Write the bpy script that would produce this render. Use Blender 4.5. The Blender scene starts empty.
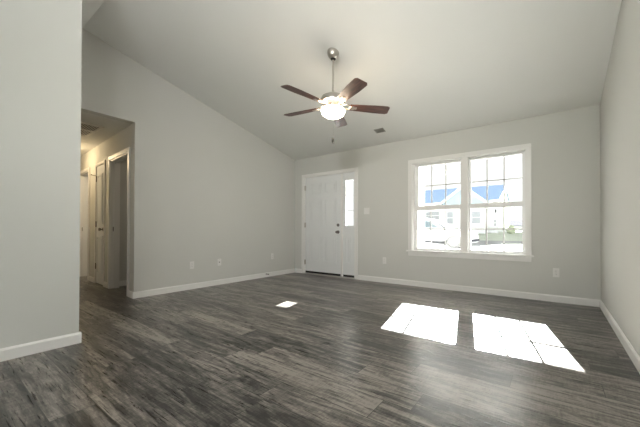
import bpy, bmesh, math, random
from mathutils import Vector, Matrix
random.seed(7)
R = math.radians
C = bpy.context.scene.collection
SC = bpy.context.scene

# ------------------------------------------------------------------ camera
W, H, SL, YR = 5.1406, 2.4506, 0.2531, -3.54        # room width, eave height, roof slope, ridge line
RIDGE = H - SL * YR
REAR = 2 * YR
cam_d = bpy.data.cameras.new('camera'); cam = bpy.data.objects.new('camera', cam_d); C.objects.link(cam)
cam_d.sensor_fit = 'HORIZONTAL'; cam_d.sensor_width = 36.0
cam_d.lens = 295.7225 / 640 * 36; cam_d.shift_x = -32.843 / 640; cam_d.shift_y = 14.0137 / 640
cam_d.clip_start = 0.02; cam_d.clip_end = 400
_y, _t, _r = R(-34.1963), R(0.49956), R(0.0808)
_f = Vector((math.sin(_y) * math.cos(_t), math.cos(_y) * math.cos(_t), math.sin(_t)))
_R = _f.cross(Vector((0, 0, 1))).normalized(); _U = _R.cross(_f)
_R2 = _R * math.cos(_r) + _U * math.sin(_r); _U2 = _U * math.cos(_r) - _R * math.sin(_r)
cam.matrix_world = Matrix(((_R2.x, _U2.x, -_f.x, 4.6736), (_R2.y, _U2.y, -_f.y, -4.6337), (_R2.z, _U2.z, -_f.z, 0.9235), (0, 0, 0, 1)))
SC.camera = cam

# ------------------------------------------------------------------ sky, sun, exposure
FRONT_FILL = 13.0  # strength of the spotlight added behind the camera
SKY, SUN, UPLIGHT_FILL, BULB, HALLW, BATHW = 0.92, 112.0, 104.0, 0.9, 13.0, 24.0
world = bpy.data.worlds.new('sky'); SC.world = world; world.use_nodes = True
bg = world.node_tree.nodes['Background']; bg.inputs[0].default_value = (0.98, 0.99, 1.0, 1); bg.inputs[1].default_value = SKY
sun_d = bpy.data.lights.new('sun', 'SUN'); sun_d.energy = SUN; sun_d.angle = R(0.3); sun_d.color = (1.0, 0.985, 0.955)
sun = bpy.data.objects.new('sun', sun_d); C.objects.link(sun)
sun.rotation_euler = Vector((0.4564, -1.9357, -1.0)).to_track_quat('-Z', 'Y').to_euler()
vs = SC.view_settings
vs.view_transform = 'Standard'; vs.look = 'None'; vs.exposure = 0.50; vs.gamma = 1.0; vs.use_curve_mapping = False

# ------------------------------------------------------------------ materials
def mat(name, col, rough=0.5, metal=0.0, spec=0.5, bump=0.0, bscale=200.0, var=0.0, vscale=3.0, emit=None, estr=0.0):
    m = bpy.data.materials.new(name); m.use_nodes = True
    nt = m.node_tree; b = nt.nodes['Principled BSDF']
    b.inputs['Base Color'].default_value = (*col, 1); b.inputs['Roughness'].default_value = rough
    b.inputs['Metallic'].default_value = metal; b.inputs['Specular IOR Level'].default_value = spec
    tc = nt.nodes.new('ShaderNodeTexCoord')
    if var:
        n = nt.nodes.new('ShaderNodeTexNoise'); n.inputs['Scale'].default_value = vscale; n.inputs['Detail'].default_value = 4
        nt.links.new(tc.outputs['Object'], n.inputs['Vector'])
        mp = nt.nodes.new('ShaderNodeMapRange'); mp.inputs['To Min'].default_value = 1 - var; mp.inputs['To Max'].default_value = 1 + var
        nt.links.new(n.outputs['Fac'], mp.inputs['Value'])
        vm = nt.nodes.new('ShaderNodeVectorMath'); vm.operation = 'SCALE'; vm.inputs[0].default_value = col
        nt.links.new(mp.outputs[0], vm.inputs['Scale']); nt.links.new(vm.outputs[0], b.inputs['Base Color'])
    if bump:
        n = nt.nodes.new('ShaderNodeTexNoise'); n.inputs['Scale'].default_value = bscale; n.inputs['Detail'].default_value = 3
        nt.links.new(tc.outputs['Object'], n.inputs['Vector'])
        bp = nt.nodes.new('ShaderNodeBump'); bp.inputs['Strength'].default_value = bump; bp.inputs['Distance'].default_value = 0.001
        nt.links.new(n.outputs['Fac'], bp.inputs['Height']); nt.links.new(bp.outputs[0], b.inputs['Normal'])
    if emit:
        b.inputs['Emission Color'].default_value = (*emit, 1); b.inputs['Emission Strength'].default_value = estr
    return m

def glass_mat():
    m = bpy.data.materials.new('window_glass'); m.use_nodes = True; nt = m.node_tree
    nt.nodes.remove(nt.nodes['Principled BSDF']); out = nt.nodes['Material Output']
    tr = nt.nodes.new('ShaderNodeBsdfTransparent'); tr.inputs[0].default_value = (0.97, 0.985, 0.98, 1)
    gl = nt.nodes.new('ShaderNodeBsdfGlossy'); gl.inputs['Roughness'].default_value = 0.02
    fr = nt.nodes.new('ShaderNodeFresnel'); fr.inputs['IOR'].default_value = 1.45
    mx = nt.nodes.new('ShaderNodeMixShader')
    nt.links.new(fr.outputs[0], mx.inputs[0]); nt.links.new(tr.outputs[0], mx.inputs[1]); nt.links.new(gl.outputs[0], mx.inputs[2])
    nt.links.new(mx.outputs[0], out.inputs[0]); return m

def floor_mat():
    m = bpy.data.materials.new('grey_vinyl_plank'); m.use_nodes = True; nt = m.node_tree; b = nt.nodes['Principled BSDF']
    N, K = nt.nodes.new, nt.links.new
    def math_(op, a, c=None):
        n = N('ShaderNodeMath'); n.operation = op
        for i, v in enumerate((a, c)):
            if v is None: continue
            if isinstance(v, (int, float)): n.inputs[i].default_value = v
            else: K(v, n.inputs[i])
        return n.outputs[0]
    tc = N('ShaderNodeTexCoord'); sp = N('ShaderNodeSeparateXYZ'); K(tc.outputs['Object'], sp.inputs[0])
    x, y = sp.outputs[0], sp.outputs[1]
    PW, PL = 0.178, 1.22
    v = math_('DIVIDE', y, PW); row = math_('FLOOR', v); fv = math_('FRACT', v)
    wr = N('ShaderNodeTexWhiteNoise'); wr.noise_dimensions = '1D'; K(row, wr.inputs['W'])
    u = math_('ADD', math_('DIVIDE', x, PL), math_('MULTIPLY', wr.outputs['Value'], 7.3)); col = math_('FLOOR', u); fu = math_('FRACT', u)
    cb = N('ShaderNodeCombineXYZ'); K(row, cb.inputs[0]); K(col, cb.inputs[1])
    wn = N('ShaderNodeTexWhiteNoise'); wn.noise_dimensions = '2D'; K(cb.outputs[0], wn.inputs['Vector'])
    rnd = wn.outputs['Value']
    def noise(sx, sy, detail, rough, dist=0.0, shift=31.0):
        c = N('ShaderNodeCombineXYZ')
        K(math_('MULTIPLY', x, sx), c.inputs[0]); K(math_('MULTIPLY', y, sy), c.inputs[1]); K(math_('MULTIPLY', rnd, shift), c.inputs[2])
        n = N('ShaderNodeTexNoise'); n.inputs['Scale'].default_value = 1.0; n.inputs['Detail'].default_value = detail
        n.inputs['Roughness'].default_value = rough; n.inputs['Distortion'].default_value = dist
        K(c.outputs[0], n.inputs['Vector']); return n.outputs['Fac']
    broad = noise(1.2, 10.0, 5, 0.66, 1.6); grain = noise(4.5, 85, 5, 0.7, 0.5, 57.0); knots = noise(7.0, 26.0, 6, 0.75, 2.2, 91.0)
    saw = noise(85, 14, 4, 0.65, 0.0, 13.0)
    t = math_('ADD', math_('MULTIPLY', math_('SUBTRACT', rnd, 0.5), 0.55), 0.52)
    t = math_('ADD', t, math_('MULTIPLY', math_('SUBTRACT', broad, 0.5), 2.9))
    t = math_('ADD', t, math_('MULTIPLY', math_('SUBTRACT', grain, 0.5), 1.35))
    t = math_('ADD', t, math_('MULTIPLY', math_('SUBTRACT', knots, 0.5), 1.5))
    t = math_('ADD', t, math_('MULTIPLY', math_('SUBTRACT', saw, 0.5), 0.8))
    cr = N('ShaderNodeValToRGB'); e = cr.color_ramp.elements
    e[0].position = 0.05; e[0].color = (0.018, 0.017, 0.016, 1); e[1].position = 1.0; e[1].color = (0.270, 0.243, 0.216, 1)
    for p_, c_ in ((0.32, (0.055, 0.050, 0.0455, 1)), (0.55, (0.107, 0.096, 0.087, 1)), (0.78, (0.174, 0.156, 0.140, 1))):
        q = cr.color_ramp.elements.new(p_); q.color = c_
    K(t, cr.inputs[0])
    # seams between planks
    sv = math_('MINIMUM', fv, math_('SUBTRACT', 1.0, fv)); su = math_('MINIMUM', fu, math_('SUBTRACT', 1.0, fu))
    seam = math_('MULTIPLY', math_('GREATER_THAN', sv, 0.013), math_('GREATER_THAN', su, 0.0016))
    mx = N('ShaderNodeMix'); mx.data_type = 'RGBA'; K(seam, mx.inputs['Factor'])
    mx.inputs['A'].default_value = (0.022, 0.02, 0.018, 1); K(cr.outputs[0], mx.inputs['B'])
    K(mx.outputs['Result'], b.inputs['Base Color'])
    rr = N('ShaderNodeMapRange'); rr.inputs['To Min'].default_value = 0.22; rr.inputs['To Max'].default_value = 0.36
    K(grain, rr.inputs['Value']); K(rr.outputs[0], b.inputs['Roughness']); b.inputs['Specular IOR Level'].default_value = 0.5
    bp = N('ShaderNodeBump'); bp.inputs['Strength'].default_value = 0.22; bp.inputs['Distance'].default_value = 0.0015
    K(math_('ADD', math_('MULTIPLY', grain, 0.6), seam), bp.inputs['Height']); K(bp.outputs[0], b.inputs['Normal'])
    return m

def wood_mat():
    m = bpy.data.materials.new('walnut_blade'); m.use_nodes = True; nt = m.node_tree; b = nt.nodes['Principled BSDF']
    tc = nt.nodes.new('ShaderNodeTexCoord'); mp = nt.nodes.new('ShaderNodeMapping'); mp.inputs['Scale'].default_value = (5, 55, 20)
    n = nt.nodes.new('ShaderNodeTexNoise'); n.inputs['Scale'].default_value = 1; n.inputs['Detail'].default_value = 6
    cr = nt.nodes.new('ShaderNodeValToRGB'); e = cr.color_ramp.elements
    e[0].position = 0.3; e[0].color = (0.030, 0.012, 0.009, 1); e[1].position = 0.75; e[1].color = (0.13, 0.052, 0.036, 1)
    nt.links.new(tc.outputs['Object'], mp.inputs[0]); nt.links.new(mp.outputs[0], n.inputs['Vector'])
    nt.links.new(n.outputs['Fac'], cr.inputs[0]); nt.links.new(cr.outputs[0], b.inputs['Base Color'])
    b.inputs['Roughness'].default_value = 0.42; return m

M = dict(
    wall=mat('greige_wall_paint', (0.585, 0.583, 0.553), 0.75, spec=0.25, bump=0.12, bscale=260, var=0.012),
    ceil=mat('ceiling_paint', (0.74, 0.74, 0.715), 0.9, spec=0.15, bump=0.25, bscale=180, var=0.01),
    trim=mat('white_trim_paint', (0.76, 0.75, 0.73), 0.35, bump=0.03, bscale=60),
    door=mat('white_door_paint', (0.72, 0.73, 0.73), 0.4, bump=0.04, bscale=80),
    vinyl=mat('white_window_vinyl', (0.80, 0.80, 0.79), 0.35, bump=0.02, bscale=60),
    plate=mat('white_plastic_plate', (0.72, 0.71, 0.69), 0.35, bump=0.02, bscale=90),
    slot=mat('dark_slot', (0.03, 0.03, 0.03), 0.6, var=0.1),
    nickel=mat('brushed_nickel', (0.50, 0.47, 0.43), 0.34, 1.0, bump=0.05, bscale=300),
    dknob=mat('dark_satin_nickel', (0.22, 0.205, 0.19), 0.32, 1.0, bump=0.03, bscale=200),
    seal=mat('black_rubber_sweep', (0.012, 0.011, 0.010), 0.7, var=0.2),
    alu=mat('aluminium_threshold', (0.60, 0.58, 0.55), 0.4, 0.6, bump=0.05),
    ventm=mat('grey_vent_metal', (0.33, 0.32, 0.29), 0.5, 0.2, var=0.05),
    grill=mat('white_grille_metal', (0.80, 0.78, 0.74), 0.5, var=0.03),
    dark=mat('duct_dark', (0.06, 0.055, 0.05), 0.8, var=0.1),
    bowl=mat('frosted_glass_bowl', (0.85, 0.82, 0.74), 0.3, emit=(1.0, 0.87, 0.67), estr=24.0),
    hallbowl=mat('frosted_hall_dome', (0.85, 0.82, 0.74), 0.3, emit=(1.0, 0.80, 0.5), estr=3.0),
    led=mat('white_light_diffuser', (0.85, 0.85, 0.82), 0.4, emit=(1.0, 0.95, 0.86), estr=3.0),
    wood=wood_mat(), floor=floor_mat(), glass=glass_mat(),
    road=mat('pale_asphalt', (0.30, 0.298, 0.293), 0.95, spec=0.1, bump=0.3, bscale=40, var=0.06),
    conc=mat('pale_concrete', (0.50, 0.49, 0.475), 0.9, bump=0.3, bscale=40, var=0.06),
    grass=mat('lawn_green', (0.42, 0.45, 0.36), 0.95, bump=0.6, bscale=30, var=0.25, vscale=1.2),  # paled towards grey: outdoor haze put into the lawn colour
    leaf=mat('shrub_green', (0.26, 0.29, 0.20), 0.9, bump=0.6, bscale=20, var=0.35, vscale=4),
    bark=mat('bark_brown', (0.12, 0.09, 0.06), 0.9, var=0.2),
    roof=mat('blue_shingle', (0.10, 0.14, 0.215), 1.0, spec=0.0, bump=0.5, bscale=25, var=0.12, vscale=6),
    groof=mat('grey_shingle', (0.07, 0.07, 0.08), 1.0, spec=0.0, var=0.1, vscale=6),
    siding=mat('white_siding', (0.66, 0.67, 0.68), 0.7, var=0.02),
    bsiding=mat('pale_blue_siding', (0.35, 0.45, 0.51), 0.7, var=0.03),
    carpaint=mat('silver_car_paint', (0.42, 0.435, 0.45), 0.3, 0.1, bump=0.01),
    carglass=mat('tinted_car_glass', (0.12, 0.155, 0.175), 0.5, spec=0.15, var=0.05),
    tyre=mat('hazed_tyre', (0.26, 0.26, 0.26), 0.8, var=0.1),  # rubber lifted to grey, the haze outdoors is in its colour
    pane=mat('house_window_pane', (0.30, 0.32, 0.34), 0.4, var=0.05),  # lightened so the pane colour carries the haze
    ext=mat('white_exterior_paint', (0.78, 0.78, 0.77), 0.6, bump=0.03, bscale=50),
)

# ------------------------------------------------------------------ mesh helpers
def box(bm, x0, x1, y0, y1, z0, z1, bev=0.0, rot=None):
    g = bmesh.ops.create_cube(bm, size=1.0)['verts']
    for v in g:
        v.co = Vector(((x0 + x1) / 2 + v.co.x * (x1 - x0), (y0 + y1) / 2 + v.co.y * (y1 - y0), (z0 + z1) / 2 + v.co.z * (z1 - z0)))
    if bev:
        es = list({e for v in g for e in v.link_edges})
        bmesh.ops.bevel(bm, geom=es, offset=bev, segments=2, affect='EDGES', clamp_overlap=True)
def prism(bm, pts, axis, a, b):
    """closed polygon in the plane across `axis`, swept from a to b"""
    def P(p, t):
        return {'x': (t, p[0], p[1]), 'y': (p[0], t, p[1]), 'z': (p[0], p[1], t)}[axis]
    A = [bm.verts.new(P(p, a)) for p in pts]; B = [bm.verts.new(P(p, b)) for p in pts]
    bm.faces.new(A); bm.faces.new(B[::-1]); n = len(pts)
    for i in range(n): bm.faces.new((A[i], B[i], B[(i + 1) % n], A[(i + 1) % n]))
def lathe(bm, prof, c=(0, 0, 0), axis='z', seg=32):
    """revolve (radius, height) profile; caps both ends"""
    def P(r, h, t):
        a, b = r * math.cos(t), r * math.sin(t)
        v = {'z': (a, b, h), 'y': (a, h, b), 'x': (h, a, b)}[axis]
        return Vector(v) + Vector(c)
    rings = []
    for r, h in prof:
        if r < 1e-5: rings.append([bm.verts.new(P(0, h, 0))])
        else: rings.append([bm.verts.new(P(r, h, 2 * math.pi * i / seg)) for i in range(seg)])
    for q, s in zip(rings, rings[1:]):
        for i in range(seg):
            j = (i + 1) % seg
            if len(q) == 1 and len(s) == 1: continue
            if len(q) == 1: bm.faces.new((q[0], s[i], s[j]))
            elif len(s) == 1: bm.faces.new((q[i], q[j], s[0]))
            else: bm.faces.new((q[i], q[j], s[j], s[i]))
    for ring in (rings[0], rings[-1]):
        if len(ring) > 1: bm.faces.new(ring)
def tube(bm, p, q, r, seg=12):
    p, q = Vector(p), Vector(q); d = (q - p); rot = d.to_track_quat('Z', 'Y').to_matrix()
    A, B = [], []
    for i in range(seg):
        o = rot @ Vector((r * math.cos(2 * math.pi * i / seg), r * math.sin(2 * math.pi * i / seg), 0))
        A.append(bm.verts.new(p + o)); B.append(bm.verts.new(q + o))
    bm.faces.new(A[::-1]); bm.faces.new(B)
    for i in range(seg): bm.faces.new((A[i], A[(i + 1) % seg], B[(i + 1) % seg], B[i]))
def link(name, bm, m, parent=None, smooth=False, kind=None):
    bmesh.ops.recalc_face_normals(bm, faces=bm.faces)
    me = bpy.data.meshes.new(name); bm.to_mesh(me); bm.free()
    if smooth:
        for f in me.polygons: f.use_smooth = True
        me.set_sharp_from_angle(angle=R(35))
    me.materials.append(M[m]); o = bpy.data.objects.new(name, me); C.objects.link(o)
    if parent: o.parent = parent
    if kind: o['kind'] = kind
    return o
def B(): return bmesh.new()
def boxes(name, lst, m, parent=None, bev=0.0, kind=None):
    bm = B()
    for b in lst: box(bm, *b, bev)
    return link(name, bm, m, parent, kind=kind)
def root(name, loc=(0, 0, 0), rz=0.0, label=None, cat=None, group=None, kind=None):
    o = bpy.data.objects.new(name, None); C.objects.link(o); o.location = loc; o.rotation_euler = (0, 0, rz); o.empty_display_size = 0.1
    return tag(o, label, cat, group, kind)
def tag(o, label=None, cat=None, group=None, kind=None):
    if label: o['label'] = label
    if cat: o['category'] = cat
    if group: o['group'] = group
    if kind: o['kind'] = kind
    return o
def copy_tree(o, parent=None):
    c = o.copy(); C.objects.link(c)
    if parent: c.parent = parent
    for ch in list(o.children): copy_tree(ch, c)
    return c
ST = 'structure'

# ------------------------------------------------------------------ room shell
XN, YN, YO, HO = 1.4609, -3.8863, -2.9932, 2.378       # partition face, its end, hall opening edge, hall ceiling
ANG = R(3.0)                                            # the hall wall runs at a slight angle
boxes('floor', [(-4.2, W + 0.12, REAR - 0.14, 0.14, -0.10, 0.0)], 'floor', kind=ST)
DX0, DX1, DZ = 0.250, 1.600, 2.055                      # front door opening
WX0, WX1, WZ0, WZ1 = 2.712, 4.368, 0.575, 2.035         # window opening
bw = [(-0.12, DX0, 0, .14, 0, H), (DX0, DX1, 0, .14, DZ, H), (DX1, WX0, 0, .14, 0, H), (WX0, WX1, 0, .14, 0, WZ0), (WX0, WX1, 0, .14, WZ1, H), (WX1, W + .12, 0, .14, 0, H)]
boxes('wall_back', bw, 'wall', kind=ST)
bm = B(); prism(bm, [(0, 0), (0, H), (YR, RIDGE), (YN - .12, H + SL * (YN - .12 - REAR)), (YN - .12, HO), (YO, HO), (YO, 0)], 'x', -0.12, 0.0)
link('wall_left', bm, 'wall', kind=ST)
bm = B(); prism(bm, [(0, 0), (0, H), (YR, RIDGE), (REAR, H), (REAR, 0)], 'x', W, W + 0.12); link('wall_right', bm, 'wall', kind=ST)
bm = B(); zt = H + SL * (YN - REAR)
prism(bm, [(YN, 0), (YN, zt), (REAR, H), (REAR, 0)], 'x', XN - 0.12, XN)                  # side partition
prism(bm, [(YN - .12, 0), (YN - .12, zt - SL * .12), (YN, zt), (YN, 0)], 'x', 0.0, XN - 0.12)   # its return towards the hall
link('wall_partition', bm, 'wall', kind=ST)
PX0, PX1 = 3.0, 4.9                                     # unseen glazed opening, added behind the camera for fill light
boxes('wall_rear', [(XN - .12, PX0, REAR - .14, REAR, 0, H), (PX1, W + .12, REAR - .14, REAR, 0, H), (PX0, PX1, REAR - .14, REAR, 2.06, H)], 'wall', kind=ST)
bm = B(); prism(bm, [(0.14, H - SL * .14), (YR, RIDGE), (REAR - .14, H - SL * .14), (REAR - .14, H + .12), (YR, RIDGE + .14), (.14, H + .12)], 'x', -0.12, W + 0.12)
link('ceiling', bm, 'ceil', kind=ST)
# hallway
hall = root('wall_hall', (0, YO, 0), 0, kind=ST)
hall.rotation_euler = (0, 0, math.pi - ANG)            # local +x runs down the hall, local -y points into the rooms
# local y is positive towards the hallway, negative behind the wall
A0, A1, C0, C1, D0, D1, HZ = 0.238, 1.085, 1.395, 1.875, 2.375, 3.085, 2.015
hb = [(0.12, A0, -.115, 0, 0, HO), (A0, A1, -.115, 0, HZ, HO), (A1, C0, -.115, 0, 0, HO), (C0, C1, -.115, 0, HZ, HO), (C1, D0, -.115, 0, 0, HO), (D0, D1, -.115, 0, HZ, HO), (D1, 3.9, -.115, 0, 0, HO)]
hb[0] = (0.0, A0, -.115, 0, 0, HO)
boxes('wall_surface', hb, 'wall', hall)
boxes('wall_hall_side', [(-4.0, 0.0, YN - .12, YN, 0, HO)], 'wall', kind=ST)
boxes('wall_hall_end', [(-4.0, -3.88, YN, YO + .4, 0, HO)], 'wall', kind=ST)
boxes('ceiling_hall', [(-4.0, -0.12, YN - .12, YO + .3, HO, HO + .06)], 'ceil', kind=ST)
boxes('ceiling_side_rooms', [(-4.2, -0.12, YO + .3, -1.2, HO, HO + .06)], 'ceil', kind=ST)
boxes('wall_bedroom', [(-1.30, -1.20, -2.80, -1.32, 0, HO), (-4.2, -0.12, -1.32, -1.2, 0, HO)], 'wall', kind=ST)
boxes('wall_bathroom', [(-2.0, -1.9, -2.76, -1.32, 0, HO), (-4.2, -4.1, -2.66, -1.32, 0, HO)], 'wall', kind=ST)

# baseboards: flat board with a small eased top
def board(bm, p, q, n, h=0.088, t=0.014):
    """p->q along the wall foot, n = direction into the room"""
    p, q, n = Vector((*p, 0)), Vector((*q, 0)), Vector((*n, 0)).normalized()
    prof = [(0, 0), (t, 0), (t, h - .014), (t * .55, h - .004), (t * .4, h), (0, h)]
    A = [bm.verts.new(p + n * a + Vector((0, 0, b))) for a, b in prof]; D = [bm.verts.new(q + n * a + Vector((0, 0, b))) for a, b in prof]
    bm.faces.new(A); bm.faces.new(D[::-1]); k = len(prof)
    for i in range(k): bm.faces.new((A[i], D[i], D[(i + 1) % k], A[(i + 1) % k]))
def baseboard(name, segs):
    bm = B()
    for s in segs: board(bm, *s)
    return link(name, bm, 'trim', kind=ST)
hd = Vector((-math.cos(ANG), math.sin(ANG))); hn = Vector((-math.sin(ANG), -math.cos(ANG)))
hp = lambda s: (hd.x * s, YO + hd.y * s)
baseboard('baseboard_back', [((0, 0), (0.200, 0), (0, -1)), ((1.650, 0), (W, 0), (0, -1))])
baseboard('baseboard_left', [((0, 0), (0, YO - .013), (1, 0))])
baseboard('baseboard_right', [((W, 0), (W, REAR), (-1, 0))])
baseboard('baseboard_partition', [((XN, YN + .013), (XN, REAR), (1, 0)), ((XN, YN), (0, YN), (0, 1))])
baseboard('baseboard_hall', [(hp(0), hp(A0 - .062), hn), (hp(A1 + .062), hp(C0 - .052), hn), (hp(C1 + .052), hp(D0 - .062), hn), ((0, YN), (-3.88, YN), (0, 1))])
baseboard('baseboard_bedroom', [((-1.20, -2.79), (-1.20, -1.32), (1, 0)), ((-1.2, -1.32), (-.12, -1.32), (0, -1))])
baseboard('baseboard_bathroom', [((-4.1, -1.32), (-2.0, -1.32), (0, -1)), ((-4.1, -2.6), (-4.1, -1.32), (1, 0))])

def casing(name, parent, x0, x1, zt, w, y0, y1, z0=0.0, m='trim', kind=None):
    bm = B()
    lo, hi = min(y0, y1), max(y0, y1)
    box(bm, x0 - w, x0, lo, hi, z0, zt, .004); box(bm, x1, x1 + w, lo, hi, z0, zt, .004); box(bm, x0 - w, x1 + w, lo, hi, zt, zt + w, .004)
    return link(name, bm, m, parent, kind=kind)

# hall door frames (local space of the hall wall)
def frame_liner(parent, x0, x1, zt):
    bm = B()
    box(bm, x0 - .0, x0 + .018, -.118, .003, 0, zt); box(bm, x1 - .018, x1, -.118, .003, 0, zt); box(bm, x0, x1, -.118, .003, zt - .018, zt)
    # stops
    box(bm, x0 + .018, x0 + .028, -.075, -.04, 0, zt - .018); box(bm, x1 - .028, x1 - .018, -.075, -.04, 0, zt - .018); box(bm, x0 + .018, x1 - .018, -.075, -.04, zt - .028, zt - .018)
    return link('jamb', bm, 'trim', parent)
def hall_root(name):
    return root(name, hall.location, math.pi - ANG, kind=ST)
dA = hall_root('door_2'); casing('casing', dA, A0, A1, HZ, .058, 0, .017); frame_liner(dA, A0, A1, HZ)
boxes('strike_plate', [(A1 - .0205, A1 - .018, -.062, -.028, .90, .97)], 'dknob', dA)
dB = hall_root('door_4'); casing('casing', dB, D0, D1, HZ, .058, 0, .017); frame_liner(dB, D0, D1, HZ)
boxes('strike_plate', [(D1 - .0205, D1 - .018, -.062, -.028, .90, .97)], 'dknob', dB)
dC = hall_root('door_3'); casing('casing', dC, C0, C1, HZ, .048, 0, .015)

def raised_panel(bm, x0, x1, z0, z1, y, s=-1, d=0.013):
    """embossed panel ring standing on face y, towards s*y"""
    w = 0.026
    for a in ((x0, x1, z0, z0 + w), (x0, x1, z1 - w, z1), (x0, x0 + w, z0 + w, z1 - w), (x1 - w, x1, z0 + w, z1 - w)):
        box(bm, a[0], a[1], *sorted((y, y + s * d)), a[2], a[3], .0025)
    box(bm, x0 + .05, x1 - .05, *sorted((y, y + s * d)), z0 + .05, z1 - .05, .003)

# closet door in the hall: two panel narrow leaf
bm = B(); box(bm, C0 + .004, C1 - .004, -.035, 0.0, .012, HZ - .005, .002)
raised_panel(bm, C0 + .09, C1 - .09, .18, .82, 0.0, 1); raised_panel(bm, C0 + .09, C1 - .09, 1.02, 1.86, 0.0, 1)
slab = link('slab', bm, 'door', dC)
bm = B(); lathe(bm, [(0, 0), (.031, 0), (.031, .006), (.012, .012), (.010, .03), (.022, .036), (.027, .05), (.022, .062), (0, .066)], (C0 + .065, 0, .93), 'y', 20)
link('knob', bm, 'dknob', slab, True)
for hz in (.30, 1.02, 1.80):
    bm = B(); box(bm, C1 - .010, C1 + .016, 0, .004, hz - .045, hz + .045); tube(bm, (C1, .008, hz - .05), (C1, .008, hz + .05), .008)
    link('hinge', bm, 'dknob', slab)
bm = B(); tube(bm, (C1 - .0, .01, 1.855), (C1 + .0, .075, 1.862), .005); tube(bm, (C1, .075, 1.862), (C1 - .03, .078, 1.862), .009)
link('hinge_stop', bm, 'dknob', slab)

# ------------------------------------------------------------------ front door with sidelite
d1 = root('door_1', (0, 0, 0), 0, kind=ST)
casing('casing', d1, .266, 1.586, 2.042, .058, -.018, 0)
bm = B(); box(bm, .250, .288, -.004, .135, 0, 2.055); box(bm, 1.562, 1.600, -.004, .135, 0, 2.055); box(bm, .25, 1.60, -.004, .135, 2.03, 2.055); box(bm, 1.238, 1.284, -.004, .135, .03, 2.035, .003)
link('jamb', bm, 'trim', d1)
boxes('threshold', [(.26, 1.59, -.03, .135, 0, .02)], 'alu', d1, .004)
YD = .018
def slab_door(name, x0, x1, parent):
    bm = B(); box(bm, x0, x1, YD, YD + .044, .062, 2.030, .002); return bm
bm = slab_door('slab', .291, 1.235, d1)
for x0, x1 in ((.425, .735), (.815, 1.125)):
    raised_panel(bm, x0, x1, .26, .82, YD); raised_panel(bm, x0, x1, .98, 1.56, YD); raised_panel(bm, x0, x1, 1.66, 1.90, YD)
ds = link('slab', bm, 'door', d1)
boxes('sweep', [(.291, 1.235, YD + .004, YD + .040, .02, .062)], 'seal', ds)
bm = B(); lathe(bm, [(0, 0), (.033, 0), (.033, -.008), (.013, -.014), (.012, -.034), (.023, -.040), (.028, -.054), (.023, -.066), (0, -.07)], (1.165, YD, .885), 'y', 24)
link('knob', bm, 'dknob', ds, True)
bm = B(); lathe(bm, [(0, 0), (.031, 0), (.031, -.012), (.026, -.018), (0, -.018)], (1.165, YD, 1.022), 'y', 24); box(bm, 1.159, 1.171, YD - .036, YD - .016, 1.000, 1.044, .003)
link('deadbolt', bm, 'dknob', ds, True)
for hz in (.245, 1.03, 1.815):
    bm = B(); box(bm, .277, .292, -.004, .0, hz - .05, hz + .05); tube(bm, (.2895, .004, hz - .052), (.2895, .004, hz + .052), .009); box(bm, .2895, .305, YD - .003, YD + .001, hz - .05, hz + .05)
    link('hinge', bm, 'nickel', ds)
# sidelite: frame around a narrow pane, panel below
bm = B(); gx0, gx1, gz0, gz1 = 1.338, 1.532, 1.005, 1.885; sx0, sx1 = 1.285, 1.561
box(bm, sx0, gx0, YD, YD + .044, .062, 2.03); box(bm, gx1, sx1, YD, YD + .044, .062, 2.03); box(bm, gx0, gx1, YD, YD + .044, .062, gz0); box(bm, gx0, gx1, YD, YD + .044, gz1, 2.03)
for a in ((gx0 - .02, gx0 + .001, gz0 - .02, gz1 + .02), (gx1 - .001, gx1 + .02, gz0 - .02, gz1 + .02), (gx0, gx1, gz0 - .02, gz0 + .004), (gx0, gx1, gz1 - .004, gz1 + .02)):
    box(bm, a[0], a[1], YD - .008, YD + .001, a[2], a[3], .003)
raised_panel(bm, 1.355, 1.497, .27, .80, YD)
sl = link('sidelite', bm, 'door', d1)
boxes('sweep', [(sx0, sx1 - .015, YD + .004, YD + .040, .02, .062)], 'seal', sl)
boxes('pane', [(gx0, gx1, YD + .02, YD + .026, gz0, gz1)], 'glass', sl)
boxes('muntin', [(gx0, gx1, YD + .012, YD + .034, z - .006, z + .006) for z in (gz0 + .293, gz0 + .587)], 'vinyl', sl)

# ------------------------------------------------------------------ twin window
w1 = root('window_1', (0, 0, 0), 0, kind=ST)
bm = B(); box(bm, 2.653, 2.715, -.018, 0, .590, 2.033, .004); box(bm, 4.364, 4.426, -.018, 0, .590, 2.033, .004); box(bm, 2.653, 4.426, -.018, 0, 2.033, 2.094, .004)
link('casing', bm, 'trim', w1)
bm = B(); box(bm, 2.622, 4.456, -.040, .05, .566, .590, .006); link('stool', bm, 'trim', w1)
bm = B(); box(bm, 2.655, 4.424, -.016, 0, .500, .566, .004); link('apron', bm, 'trim', w1)
bm = B(); box(bm, WX0, 2.728, -.002, .13, WZ0, WZ1); box(bm, 4.354, WX1, -.002, .13, WZ0, WZ1); box(bm, WX0, WX1, -.002, .13, 2.022, WZ1); box(bm, WX0, WX1, .05, .14, WZ0, .592)
box(bm, 3.510, 3.608, .0, .13, .59, 2.03, .003); link('jamb', bm, 'trim', w1)
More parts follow.
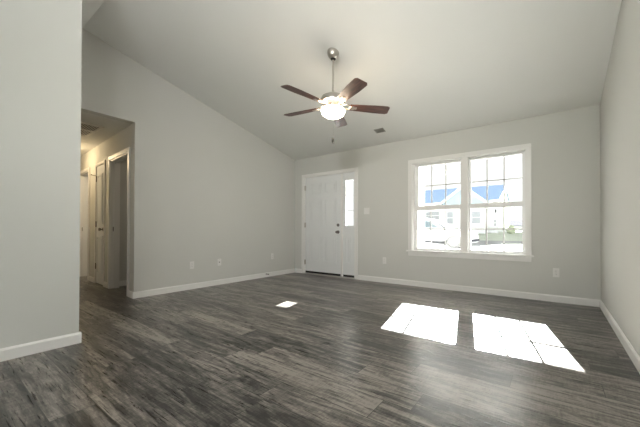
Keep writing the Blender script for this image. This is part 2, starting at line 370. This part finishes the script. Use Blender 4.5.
def sash(x0, x1, z0, z1, gx0, gx1, gz0, gz1, y0, y1):
    bm = B()
    for a in ((x0, gx0, z0, z1), (gx1, x1, z0, z1), (gx0, gx1, z0, gz0), (gx0, gx1, gz1, z1)): box(bm, a[0], a[1], y0, y1, a[2], a[3], .003)
    s = link('sash', bm, 'vinyl', w1); ym = (y0 + y1) / 2
    boxes('pane', [(gx0 - .004, gx1 + .004, ym - .002, ym + .002, gz0 - .004, gz1 + .004)], 'glass', s)
    bm = B()
    for k in (1, 2):
        x = gx0 + (gx1 - gx0) * k / 3; box(bm, x - .010, x + .010, ym - .010, ym - .003, gz0, gz1)
    zc = (gz0 + gz1) / 2; box(bm, gx0, gx1, ym - .010, ym - .003, zc - .010, zc + .010); link('muntin_grid', bm, 'vinyl', s)
    return s
for x0, x1, g0, g1 in ((2.728, 3.512, 2.794, 3.4825), (3.606, 4.354, 3.6355, 4.3135)):
    sash(x0, x1, 1.252, 2.022, g0, g1, 1.322, 1.984, .085, .118)
    lo = sash(x0, x1, .592, 1.325, g0, g1, .634, 1.250, .045, .078)
    c = (g0 + g1) / 2
    boxes('sash_lock', [(c - .03, c + .03, .046, .074, 1.325, 1.337), (c - .008, c + .02, .040, .06, 1.337, 1.345)], 'vinyl', lo, .002)

# ------------------------------------------------------------------ glazed opening added behind the camera to let in fill daylight
w2 = root('fill_window', (0, REAR, 0), 0, kind=ST)
bm = B()
for a in ((PX0, PX0 + .08, 0, 2.06), (PX1 - .08, PX1, 0, 2.06), (PX0, PX1, 1.98, 2.06), (PX0, PX1, 0, .08), (3.9, 4.0, 0, 2.06)): box(bm, a[0], a[1], -.10, -.04, a[2], a[3], .003)
link('frame', bm, 'vinyl', w2)
boxes('pane', [(PX0 + .08, PX1 - .08, -.072, -.068, .08, 1.98)], 'glass', w2)
boxes('ground_rear', [(-6, 12, -22, REAR - .14, -.25, -.1)], 'grass', kind=ST)

# ------------------------------------------------------------------ ceiling fan
FX, FY = 2.599, -1.985
FZ0 = 0
fz = lambda y: H - SL * y
fan = root('ceiling_fan', (FX, FY, fz(FY)), 0, 'five blade brushed nickel ceiling fan with walnut blades and lit glass bowl', 'ceiling fan')
Z0 = fz(FY)
bm = B(); lathe(bm, [(0, .02), (.066, .02), (.067, -.012), (.060, -.045), (.040, -.072), (.022, -.080), (0, -.080)], seg=36)
cn = link('canopy', bm, 'nickel', fan, True); cn.rotation_euler = (math.atan(SL) * -1, 0, 0)
bm = B(); lathe(bm, [(.0, -.070), (.030, -.070), (.030, -.082), (.018, -.094), (0, -.094)]); link('hanger_ball', bm, 'seal', fan, True)
bm = B(); tube(bm, (0, 0, -.08), (0, 0, 2.50 - Z0), .0135, 16); link('downrod', bm, 'nickel', fan, True)
z = lambda h: h - .031 - Z0
bm = B(); lathe(bm, [(0, z(2.520)), (.022, z(2.520)), (.026, z(2.500)), (.085, z(2.490)), (.128, z(2.466)), (.142, z(2.432)), (.138, z(2.405)), (.105, z(2.390)), (0, z(2.392))], seg=40)
link('motor_housing', bm, 'nickel', fan, True)
bm = B(); lathe(bm, [(0, z(2.395)), (.062, z(2.395)), (.062, z(2.350)), (.072, z(2.345)), (.10, z(2.338)), (.10, z(2.328)), (0, z(2.328))], seg=36)
link('light_fitter', bm, 'nickel', fan, True)
bm = B(); prof = [(.10, z(2.335)), (.126, z(2.330)), (.136, z(2.315)), (.133, z(2.295)), (.118, z(2.268)), (.085, z(2.247)), (.045, z(2.238)), (.012, z(2.236)), (.010, z(2.228)), (0, z(2.226))]
lathe(bm, [(0, z(2.335))] + prof, seg=40); link('light_bowl', bm, 'bowl', fan, True)
bl = bpy.data.lights.new('fan_bulb', 'POINT'); bl.energy = BULB; bl.color = (1.0, 0.66, 0.36); bl.shadow_soft_size = .03
for k, (dx, dy) in enumerate(((0.152, 0), (-0.076, 0.132), (-0.076, -0.132))):
    o = bpy.data.objects.new('fan_bulb', bl); C.objects.link(o); o.parent = fan; o.location = (dx, dy, z(2.335))
bm = B(); n = 26
for i in range(n):
    h = 2.325 - i * (2.325 - 2.052) / (n - 1)
    bmesh.ops.create_icosphere(bm, subdivisions=1, radius=.0016, matrix=Matrix.Translation((-.0880, .1113, z(h))))
pc = link('pull_chain', bm, 'dknob', fan)
bm = B(); lathe(bm, [(0, z(2.052)), (.006, z(2.052)), (.013, z(2.035)), (.015, z(2.010)), (.010, z(1.990)), (0, z(1.987))], (-.0880, .1113, 0), seg=14); link('fob', bm, 'seal', pc, True)
bm = B()
for i in range(24):
    h = 2.325 - i * (2.325 - 2.040) / 23
    bmesh.ops.create_icosphere(bm, subdivisions=1, radius=.0016, matrix=Matrix.Translation((-.0850, .1185, z(h))))
pc2 = link('pull_chain', bm, 'dknob', fan)
bm = B(); lathe(bm, [(0, z(2.040)), (.006, z(2.038)), (.014, z(2.005)), (.012, z(1.980)), (0, z(1.975))], (-.0850, .1185, 0), seg=14); link('fob', bm, 'dknob', pc2, True)
def blade_bm():
    bm = B(); r0, r1 = .195, .658; pts = []
    ns = 18
    def half(t):
        return .052 + .020 * min(1, t * 1.6) if t < .93 else .072 * math.sqrt(max(0, 1 - ((t - .93) / .07) ** 2 * .45))
    up = [(r0 + (r1 - r0) * i / ns, half(i / ns)) for i in range(ns + 1)]
    pts = [(x, -h) for x, h in up] + [(x, h) for x, h in up[::-1]]
    prism(bm, pts, 'z', -.003, .003); return bm
def iron_bm():
    bm = B()
    for s in (-1, 1):                                   # open scroll bracket: two curved arms and a plate
        prev = None
        for i in range(9):
            t = i / 8; q = (.085 + t * .135, s * (.012 + .030 * math.sin(math.pi * t)), .012 - .014 * t)
            if prev: tube(bm, prev, q, .0065, 8)
            prev = q
    lathe(bm, [(0, -.012), (.030, -.012), (.034, -.007), (.034, -.004), (0, -.004)], (.222, 0, 0), seg=20)
    box(bm, .20, .275, -.022, .022, -.009, -.003, .003)
    for x in (.215, .245, .265): lathe(bm, [(0, -.014), (.006, -.013), (.006, -.009), (0, -.009)], (x, 0, 0), seg=10)
    return bm
b0 = link('blade', blade_bm(), 'wood', fan); b0.location = (0, 0, z(2.366))
i0 = link('blade_iron', iron_bm(), 'nickel', b0, True)
for k in range(5):
    b = b0 if k == 0 else copy_tree(b0, fan)
    b.rotation_euler = (Matrix.Rotation(R(-99.15 + 72 * k), 3, 'Z') @ Matrix.Rotation(R(-12), 3, 'X')).to_euler()

# ------------------------------------------------------------------ hall lamp (the warm glow), bathroom lamp, added fill lamps
def dome(name, x, y, zc, watts, label, cat, group=None, m='hallbowl', col=(1.0, 0.76, 0.45)):
    t = root(name, (x, y, zc), 0, label, cat, group)
    bm = B(); lathe(bm, [(0, 0), (.15, 0), (.15, -.02), (0, -.02)]); link('base', bm, 'nickel', t, True)
    bm = B(); lathe(bm, [(0, -.02), (.14, -.02), (.135, -.045), (.10, -.075), (.05, -.09), (0, -.093)]); link('glass_dome', bm, m, t, True)
    l = bpy.data.lights.new('lamp_bulb', 'POINT'); l.energy = watts; l.color = col; l.shadow_soft_size = .08
    o = bpy.data.objects.new('lamp_bulb', l); C.objects.link(o); o.parent = t; o.location = (0, 0, -.16); return t
dome('flush_lamp', -2.25, -3.42, HO, HALLW, 'round frosted flush lamp on the hallway ceiling', 'ceiling lamp')
dome('flush_lamp', -.5, -1.75, HO, 1.6, 'added fill dome, unseen on the bedroom ceiling', 'ceiling lamp', col=(1.0, .86, .72))  # added to lift the dark bedroom, no lamp visible there
dome('flush_lamp', -3.1, -2.0, HO, BATHW, 'round frosted flush lamp on the bathroom ceiling', 'ceiling lamp', col=(1.0, .93, .82))
def fill_uplight(x, y, label):  # added unseen uplight, evens out the room by ceiling bounce
    zc = H + SL * (y - REAR); zb = 1.95
    t = root('fill_uplight_lamp', (x, y, zc), 0, label, 'added uplight', 'added uplights behind the camera')
    bm = B(); lathe(bm, [(0, .02), (.06, .02), (.06, -.03), (.02, -.045), (0, -.045)]); link('canopy', bm, 'nickel', t, True)
    bm = B(); tube(bm, (0, 0, -.04), (0, 0, zb - zc - .06), .008); link('stem', bm, 'nickel', t, True)
    d = zb - zc
    bm = B(); lathe(bm, [(0, d - .10), (.10, d - .09), (.18, d - .04), (.21, d + .02), (.205, d + .02), (.175, d - .03), (.10, d - .075), (0, d - .08)], seg=36); link('bowl', bm, 'nickel', t, True)
    l = bpy.data.lights.new('fill_uplight_light', 'AREA'); l.shape = 'DISK'; l.size = .30; l.energy = UPLIGHT_FILL; l.color = (.96, .985, 1.0)
    o = bpy.data.objects.new('fill_uplight_light', l); C.objects.link(o); o.parent = t; o.location = (0, 0, d + .0); o.rotation_euler = (math.pi, 0, 0)
fill_uplight(4.45, -6.0, 'added nickel uplight bowl behind the camera, filling the ceiling')
# added spotlight, unseen behind the camera, brightens the gable and back walls
_sp = Vector((4.55, -5.35, H + SL * (-5.35 - REAR)))
t = root('fill_spotlight', _sp, 0, 'added fill spotlight, unseen behind the camera, aimed at the front door', 'spotlight')
bm = B(); lathe(bm, [(0, .03), (.07, .03), (.07, -.03), (.02, -.045), (0, -.045)]); link('canopy', bm, 'nickel', t, True)
bm = B(); tube(bm, (0, 0, -.03), (0, 0, -.40), .012); link('stem', bm, 'nickel', t, True)
_aim = (Vector((1.2, 0.0, 1.75)) - (_sp + Vector((0, 0, -.48)))).normalized()
bm = B(); lathe(bm, [(0, -.14), (.06, -.14), (.10, -.11), (.215, .08), (.208, .08), (.095, -.10), (0, -.105)], seg=32); hd_ = link('lamp_head', bm, 'nickel', t, True)
hd_.location = (0, 0, -.48); hd_.rotation_euler = _aim.to_track_quat('Z', 'Y').to_euler()
l = bpy.data.lights.new('fill_spot_light', 'AREA'); l.shape = 'DISK'; l.size = .40; l.spread = R(84); l.energy = FRONT_FILL; l.color = (1.0, .985, .95)
o = bpy.data.objects.new('fill_spot_light', l); C.objects.link(o); o.parent = t; o.location = Vector((0, 0, -.48)) + _aim * .082; o.rotation_euler = _aim.to_track_quat('-Z', 'Y').to_euler()

# ------------------------------------------------------------------ wall plates, door stop, vents
def plate(loc, rz, label, kind, group, w=.070, h=.115):
    t = root('light_switch' if kind == 'switch' else 'wall_outlet', loc, rz, label, 'light switch' if kind == 'switch' else 'wall outlet', group)
    bm = B(); box(bm, -w / 2, w / 2, -.006, 0, -h / 2, h / 2, .0025); link('faceplate', bm, 'plate', t)
    if kind == 'outlet':
        for s in (-1, 1):
            bm = B(); box(bm, -.0165, .0165, -.009, -.006, s * .0195 - .0135, s * .0195 + .0135, .003); rc = link('receptacle', bm, 'plate', t)
            boxes('slots', [(-.008, -.006, -.0093, -.0088, s * .0195 - .001, s * .0195 + .007), (.006, .008, -.0093, -.0088, s * .0195 - .001, s * .0195 + .006), (-.002, .002, -.0093, -.0088, s * .0195 - .009, s * .0195 - .005)], 'slot', rc)
        bm = B(); lathe(bm, [(0, -.006), (.003, -.006), (.003, -.0075), (0, -.0078)], axis='y', seg=10); link('screw', bm, 'nickel', t)
    elif kind == 'coax':
        bm = B(); lathe(bm, [(0, -.006), (.009, -.006), (.009, -.009), (.005, -.009), (.005, -.018), (0, -.018)], axis='y', seg=14); link('coax_jack', bm, 'dknob', t, True)
        for s in (-1, 1):
            bm = B(); lathe(bm, [(0, -.006), (.003, -.006), (.003, -.0075), (0, -.0078)], (0, 0, s * .042), axis='y', seg=10); link('screw', bm, 'nickel', t)
    else:
        for s in (-.023, .023):
            bm = B(); box(bm, s - .0165, s + .0165, -.009, -.006, -.033, .033, .002); link('rocker', bm, 'plate', t)
    return t
LR = R(90)    # faces +x (left wall): local -y -> +x
G = 'white wall plates near the baseboards'
plate((0, -2.226, .372), LR, 'white outlet plate on the left wall, nearest the hallway opening', 'outlet', G)
plate((0, -1.768, .380), LR, 'white cable jack plate with a dark centre stud on the left wall', 'coax', G)
plate((0, -.637, .396), LR, 'white outlet plate on the left wall, nearest the front door', 'outlet', G)
plate((2.201, 0, .388), 0, 'white outlet plate on the back wall between front door and window', 'outlet', G)
plate((4.696, 0, .378), 0, 'white outlet plate on the back wall to the right of the window', 'outlet', G)
plate((1.833, 0, 1.275), 0, 'white double rocker switch plate beside the front door sidelite', 'switch', None, .118, .118)
t = root('door_stop', (.014, -.792, .062), 0, 'small dark spring door stop on the left wall baseboard', 'door stop')
bm = B(); lathe(bm, [(0, 0), (.011, 0), (.011, .004), (0, .004)], axis='x', seg=14); link('base', bm, 'dknob', t, True)
bm = B(); lathe(bm, [(0, .004)] + [(.0055 + .0012 * (i % 2), .004 + i * .0025) for i in range(24)] + [(0, .064)], axis='x', seg=12); link('spring', bm, 'dknob', t, True)
bm = B(); lathe(bm, [(0, .062), (.009, .062), (.009, .074), (.006, .078), (0, .078)], axis='x', seg=14); link('tip', bm, 'seal', t, True)

# supply register on the sloped ceiling
t = root('ceiling_vent', (2.328, -.404, fz(-.404)), 0, 'small grey louvred vent on the sloped ceiling above the switch', 'ceiling vent'); t.rotation_euler = (-math.atan(SL), 0, 0)
bm = B()
for a in ((-.085, .085, -.055, -.043), (-.085, .085, .043, .055), (-.085, -.068, -.043, .043), (.068, .085, -.043, .043)): box(bm, a[0], a[1], a[2], a[3], -.008, 0, .002)
link('frame', bm, 'ventm', t)
bm = B()
for i in range(6):
    y = -.036 + i * .0145; box(bm, -.068, .068, y - .003, y + .003, -.007, -.001)
link('louvres', bm, 'ventm', t); boxes('duct', [(-.068, .068, -.043, .043, -.0012, -.0002)], 'dark', t)
# return air grille on the hall ceiling
t = root('return_grille', (-.95, -3.42, HO), 0, 'white two panel return air grille on the hallway ceiling', 'air grille')
gx, gy = .36, .265; bm = B()
for a in ((-gx, gx, -gy, -gy + .03), (-gx, gx, gy - .03, gy), (-gx, -gx + .03, -gy, gy), (gx - .03, gx, -gy, gy), (-.02, .02, -gy, gy)): box(bm, a[0], a[1], a[2], a[3], -.012, 0, .002)
link('frame', bm, 'grill', t); bm = B()
for i in range(20):
    y = -gy + .04 + i * (2 * gy - .08) / 19; box(bm, -gx + .03, gx - .03, y - .0035, y + .0035, -.006, -.002)
link('louvres', bm, 'grill', t); boxes('duct', [(-gx + .03, gx - .03, -gy + .03, gy - .03, -.0015, -.0003)], 'dark', t)

# ------------------------------------------------------------------ outside: porch, driveway, lawn
FB = 1.20 + (2.84) / 1.9357                            # fascia foot that casts the straight shade line
boxes('porch_floor', [(-1.2, 7.0, .14, 3.05, -.20, -.08)], 'conc', kind=ST)
boxes('porch_roof', [(-1.2, 7.0, .14, 3.0, FB + .10, FB + .22), (-1.2, 7.0, 2.88, 3.0, FB, FB + .10)], 'ext', kind=ST)
def column(x, label):
    t = root('porch_column', (x, 2.80, -.08), 0, label, 'porch column', 'square white porch columns')
    h = FB + .10 + .08
    boxes('shaft', [(-.085, .085, -.085, .085, 0, h)], 'ext', t, .006)
    boxes('plinth', [(-.108, .108, -.108, .108, 0, .16)], 'ext', t, .008); boxes('capital', [(-.105, .105, -.105, .105, h - .14, h)], 'ext', t, .008)
column(1.775, 'square white porch column behind the left edge of the window')
column(5.6, 'square white porch column beyond the right edge of the window')
bm = B(); prof = [(.14, -.20), (3.05, -.20), (6, -.16), (9, -.02), (9, -.6), (.14, -.6)]
prism(bm, prof, 'x', -45, 45); link('ground_driveway', bm, 'conc', kind=ST)
bm = B(); prism(bm, [(9, -.02), (14, .14), (15.4, .28), (15.4, -.6), (9, -.6)], 'x', -45, 45); link('road', bm, 'road', kind=ST)
bm = B(); nx, ny = 60, 16; vs_ = []
def gz(x, y):
    t = (y - 15.4) / 4.6
    zz = .28 + (.47 * min(1, t) + .02 * max(0, t - 1))
    zz += .42 * math.exp(-((x - 2.6) / .55) ** 2) * math.exp(-((y - 19.2) / 1.2) ** 2)   # the small green rise right of the house
    return zz
for j in range(ny + 1):
    y = 15.4 + (60 - 15.4) * (j / ny) ** 2.2
    vs_.append([bm.verts.new((-45 + 90 * i / nx if not 22 <= i <= 40 else -45 + 90 * i / nx, y, gz(-45 + 90 * i / nx, y))) for i in range(nx + 1)])
for j in range(ny):
    for i in range(nx): bm.faces.new((vs_[j][i], vs_[j][i + 1], vs_[j + 1][i + 1], vs_[j + 1][i]))
link('ground_lawn', bm, 'grass', smooth=True, kind=ST)

# house across the street
t = root('house', (-4.4, 20, .6), 0, 'white house with blue shingle roof and gabled front across the street', 'house')
def hb_(name, lst, m, par=t, bev=0): return boxes(name, [(a[0] + 4.4, a[1] + 4.4, a[2] - 20, a[3] - 20, a[4] - .6, a[5] - .6) for a in lst], m, par, bev)
XL, XR = -11.0, 1.2; EZ, PIT = 3.25, .41; YRG = 23.5
bm = B(); prism(bm, [(20 - 20, .3 - .6), (0, EZ - .6), (3.5, EZ + 3.5 * PIT - .6), (7, EZ - .6), (7, -.3)], 'x', XL + 4.4, XR + 4.4); link('wall', bm, 'siding', t)
bm = B(); ez = EZ - .6
prism(bm, [(-.4, ez - .4 * PIT + .02), (3.5, ez + 3.5 * PIT + .02), (7.4, ez - .4 * PIT + .02), (7.4, ez - .4 * PIT + .14), (3.5, ez + 3.5 * PIT + .16), (-.4, ez - .4 * PIT + .14)], 'x', XL + 4.1, XR + .15 + 4.4); rf = link('roof', bm, 'roof', t)
bm = B(); prism(bm, [(-.42, ez - .4 * PIT - .10), (3.5, ez + 3.5 * PIT - .10), (7.42, ez - .4 * PIT - .10), (7.42, ez - .4 * PIT + .13), (3.5, ez + 3.5 * PIT + .15), (-.42, ez - .4 * PIT + .13)], 'x', XR + .15 + 4.4, XR + .30 + 4.4)
link('rake_board', bm, 'ext', t)
# front gable
GX0, GX1, GAX, GAZ, GEZ = -2.78, .42, -1.18, 4.28, 3.10
bm = B(); prism(bm, [(GX0 + 4.4, .3 - .6), (GX0 + 4.4, GEZ - .6), (GAX + 4.4, GAZ - .6), (GX1 + 4.4, GEZ - .6), (GX1 + 4.4, .3 - .6)], 'y', -.7, 0.0); gw = link('gable_wall', bm, 'siding', t)
bm = B(); prism(bm, [(GX0 + 4.4, 2.72 - .6), (GX0 + 4.4, GEZ - .6), (GAX + 4.4, GAZ - .6), (GX1 + 4.4, GEZ - .6), (GX1 + 4.4, 2.72 - .6)], 'y', -.73, -.7); link('gable_siding', bm, 'bsiding', gw)
sl_ = (GAZ - GEZ) / (GAX - GX0); e = .22
def rake(off, th): return [(GX0 - e + 4.4, GEZ - e * sl_ + off - .6), (GAX + 4.4, GAZ + off - .6), (GX1 + e + 4.4, GEZ - e * sl_ + off - .6), (GX1 + e + 4.4, GEZ - e * sl_ + off + th - .6), (GAX + 4.4, GAZ + off + th - .6), (GX0 - e + 4.4, GEZ - e * sl_ + off + th - .6)]
bm = B(); prism(bm, rake(0, .10), 'y', -.95, 2.6); link('gable_roof', bm, 'roof', t)
bm = B(); prism(bm, rake(-.10, .21), 'y', -1.02, -.95); link('gable_rake', bm, 'ext', t)
hb_('fascia', [(XL - .3, GX0 - .2, 19.57, 19.62, EZ - .26, EZ - .04), (GX1 + .2, XR + .25, 19.57, 19.62, EZ - .26, EZ - .04)], 'ext')
def hwin(x0, x1, z0, z1, y, par):
    f = .06
    fr = hb_('window', [(x0 - f, x1 + f, y - .05, y, z0 - f, z0), (x0 - f, x1 + f, y - .05, y, z1, z1 + f), (x0 - f, x0, y - .05, y, z0, z1), (x1, x1 + f, y - .05, y, z0, z1), (x0, x1, y - .04, y, (z0 + z1) / 2 - .025, (z0 + z1) / 2 + .025)], 'ext', par)
    hb_('pane', [(x0, x1, y - .02, y - .005, z0, z1)], 'pane', fr)
hwin(-4.42, -3.3, 1.83, 2.5, 20, t); hwin(-2.42, -1.95, 1.45, 2.38, 19.3, t); hwin(-.62, .08, 1.45, 2.35, 19.3, t); hwin(.92, 1.06, 1.25, 1.72, 20, t)
hwin(-8.6, -7.4, 1.4, 2.5, 20, t)
hb_('wall_lamp', [(1.0, 1.08, 19.86, 20, 2.25, 2.5)], 'groof', t, .02)

# parked car in front of the window: silver, nose to the right
t = root('car', (-.75, 10.5, .03), 0, 'silver car parked on the driveway outside the window', 'car')
def car_body(prof, y0, y1, tuck, zt0, zt1):
    bm = B(); prism(bm, prof, 'y', y0, y1)
    for v in bm.verts:
        k = max(0.0, min(1.0, (v.co.z - zt0) / (zt1 - zt0))); v.co.y *= 1 - tuck * k
    bmesh.ops.bevel(bm, geom=[e_ for e_ in bm.edges], offset=.035, segments=2, affect='EDGES', clamp_overlap=True); return bm
lowp = [(-2.25, .32), (-2.28, .75), (-2.15, .98), (.95, 1.0), (1.75, .92), (2.2, .78), (2.3, .58), (2.28, .30), (1.95, .26)]
def arch(cx, r=.37, n=8): return [(cx + r * math.cos(math.pi * i / n), .24 + .10 + r * math.sin(math.pi * i / n) * 1.0) for i in range(n + 1)]
low = lowp + arch(1.5) + arch(-1.45) + [(-1.95, .26)]
body = link('body', car_body(low, -.86, .86, .05, .6, 1.0), 'carpaint', t, True)
cab = [(-2.05, .96), (-1.75, 1.40), (-1.2, 1.50), (-.1, 1.50), (.35, 1.42), (1.05, .98)]
link('cabin', car_body(cab, -.80, .80, .18, .98, 1.5), 'carpaint', t, True)
for s in (-1, 1):
    bm = B(); q = [(-1.72, 1.02), (-1.5, 1.36), (-.62, 1.40), (-.62, 1.02)]; prism(bm, q, 'y', s * .70, s * .765)
    q = [(-.55, 1.02), (-.55, 1.40), (-.1, 1.40), (.25, 1.32), (.74, 1.04)]; prism(bm, q, 'y', s * .70, s * .765)
    for v in bm.verts: v.co.y *= 1.06 - .165 * max(0, min(1, (v.co.z - 1.0) / .5))
    link('side_window', bm, 'carglass', t)
bm = B(); prism(bm, [(.47, 1.36), (.96, 1.05), (1.0, 1.04), (1.03, 1.06), (.52, 1.39)], 'y', -.62, .62); link('windscreen', bm, 'carglass', t)
for x in (1.5, -1.45):
    for s in (-1, 1):
        bm = B(); lathe(bm, [(.0, -.10), (.29, -.10), (.33, -.07), (.33, .07), (.29, .10), (0, .10)], (x, s * .78, .33), 'y', 24); wl = link('wheel', bm, 'tyre', t, True)
        bm = B(); lathe(bm, [(0, -.108), (.05, -.112), (.20, -.104), (.21, -.10), (.21, .10), (.2, .104), (.05, .112), (0, .108)], (x, s * .78, .33), 'y', 18); link('rim', bm, 'carpaint', wl, True)
boxes('rocker_trim', [(-1.05, 1.1, -.872, -.86, .28, .36)], 'groof', t); boxes('bumper', [(2.18, 2.33, -.78, .78, .34, .50)], 'groof', t, .04)

# shrub and a farther house to the right of the house
def shrub(x, y, z0, r, h, label, name='shrub'):
    t = root(name, (x, y, z0), 0, label, 'shrub'); bm = B()
    for i in range(9):
        a = random.uniform(0, 6.28); d = random.uniform(0, r * .55); s = random.uniform(.45, .7) * r
        bmesh.ops.create_icosphere(bm, subdivisions=2, radius=s, matrix=Matrix.Translation((d * math.cos(a), d * math.sin(a), s * .8 + random.uniform(0, max(0, h - 1.8 * s)))))
    for v in bm.verts: v.co += Vector((random.uniform(-1, 1), random.uniform(-1, 1), random.uniform(-1, 1))) * r * .09
    link('foliage', bm, 'leaf', t); bm = B(); tube(bm, (0, 0, -.05), (0, 0, h * .5), .03); link('stem', bm, 'bark', t)
shrub(2.25, 18.4, .62, .34, .75, 'small green shrub on the lawn beside the house across the street')
t = root('distant_house', (.6, 40, .75), 0, 'grey roofed house far beyond the lawn', 'house')
boxes('wall', [(-2.2, 3.2, 0, 7, -.3, .75)], 'siding', t)
bm = B(); prism(bm, [(-.4, .68), (3.5, 1.5), (7.4, .68), (7.4, .80), (3.5, 1.62), (-.4, .80)], 'x', -2.5, 3.5); link('roof', bm, 'groof', t)
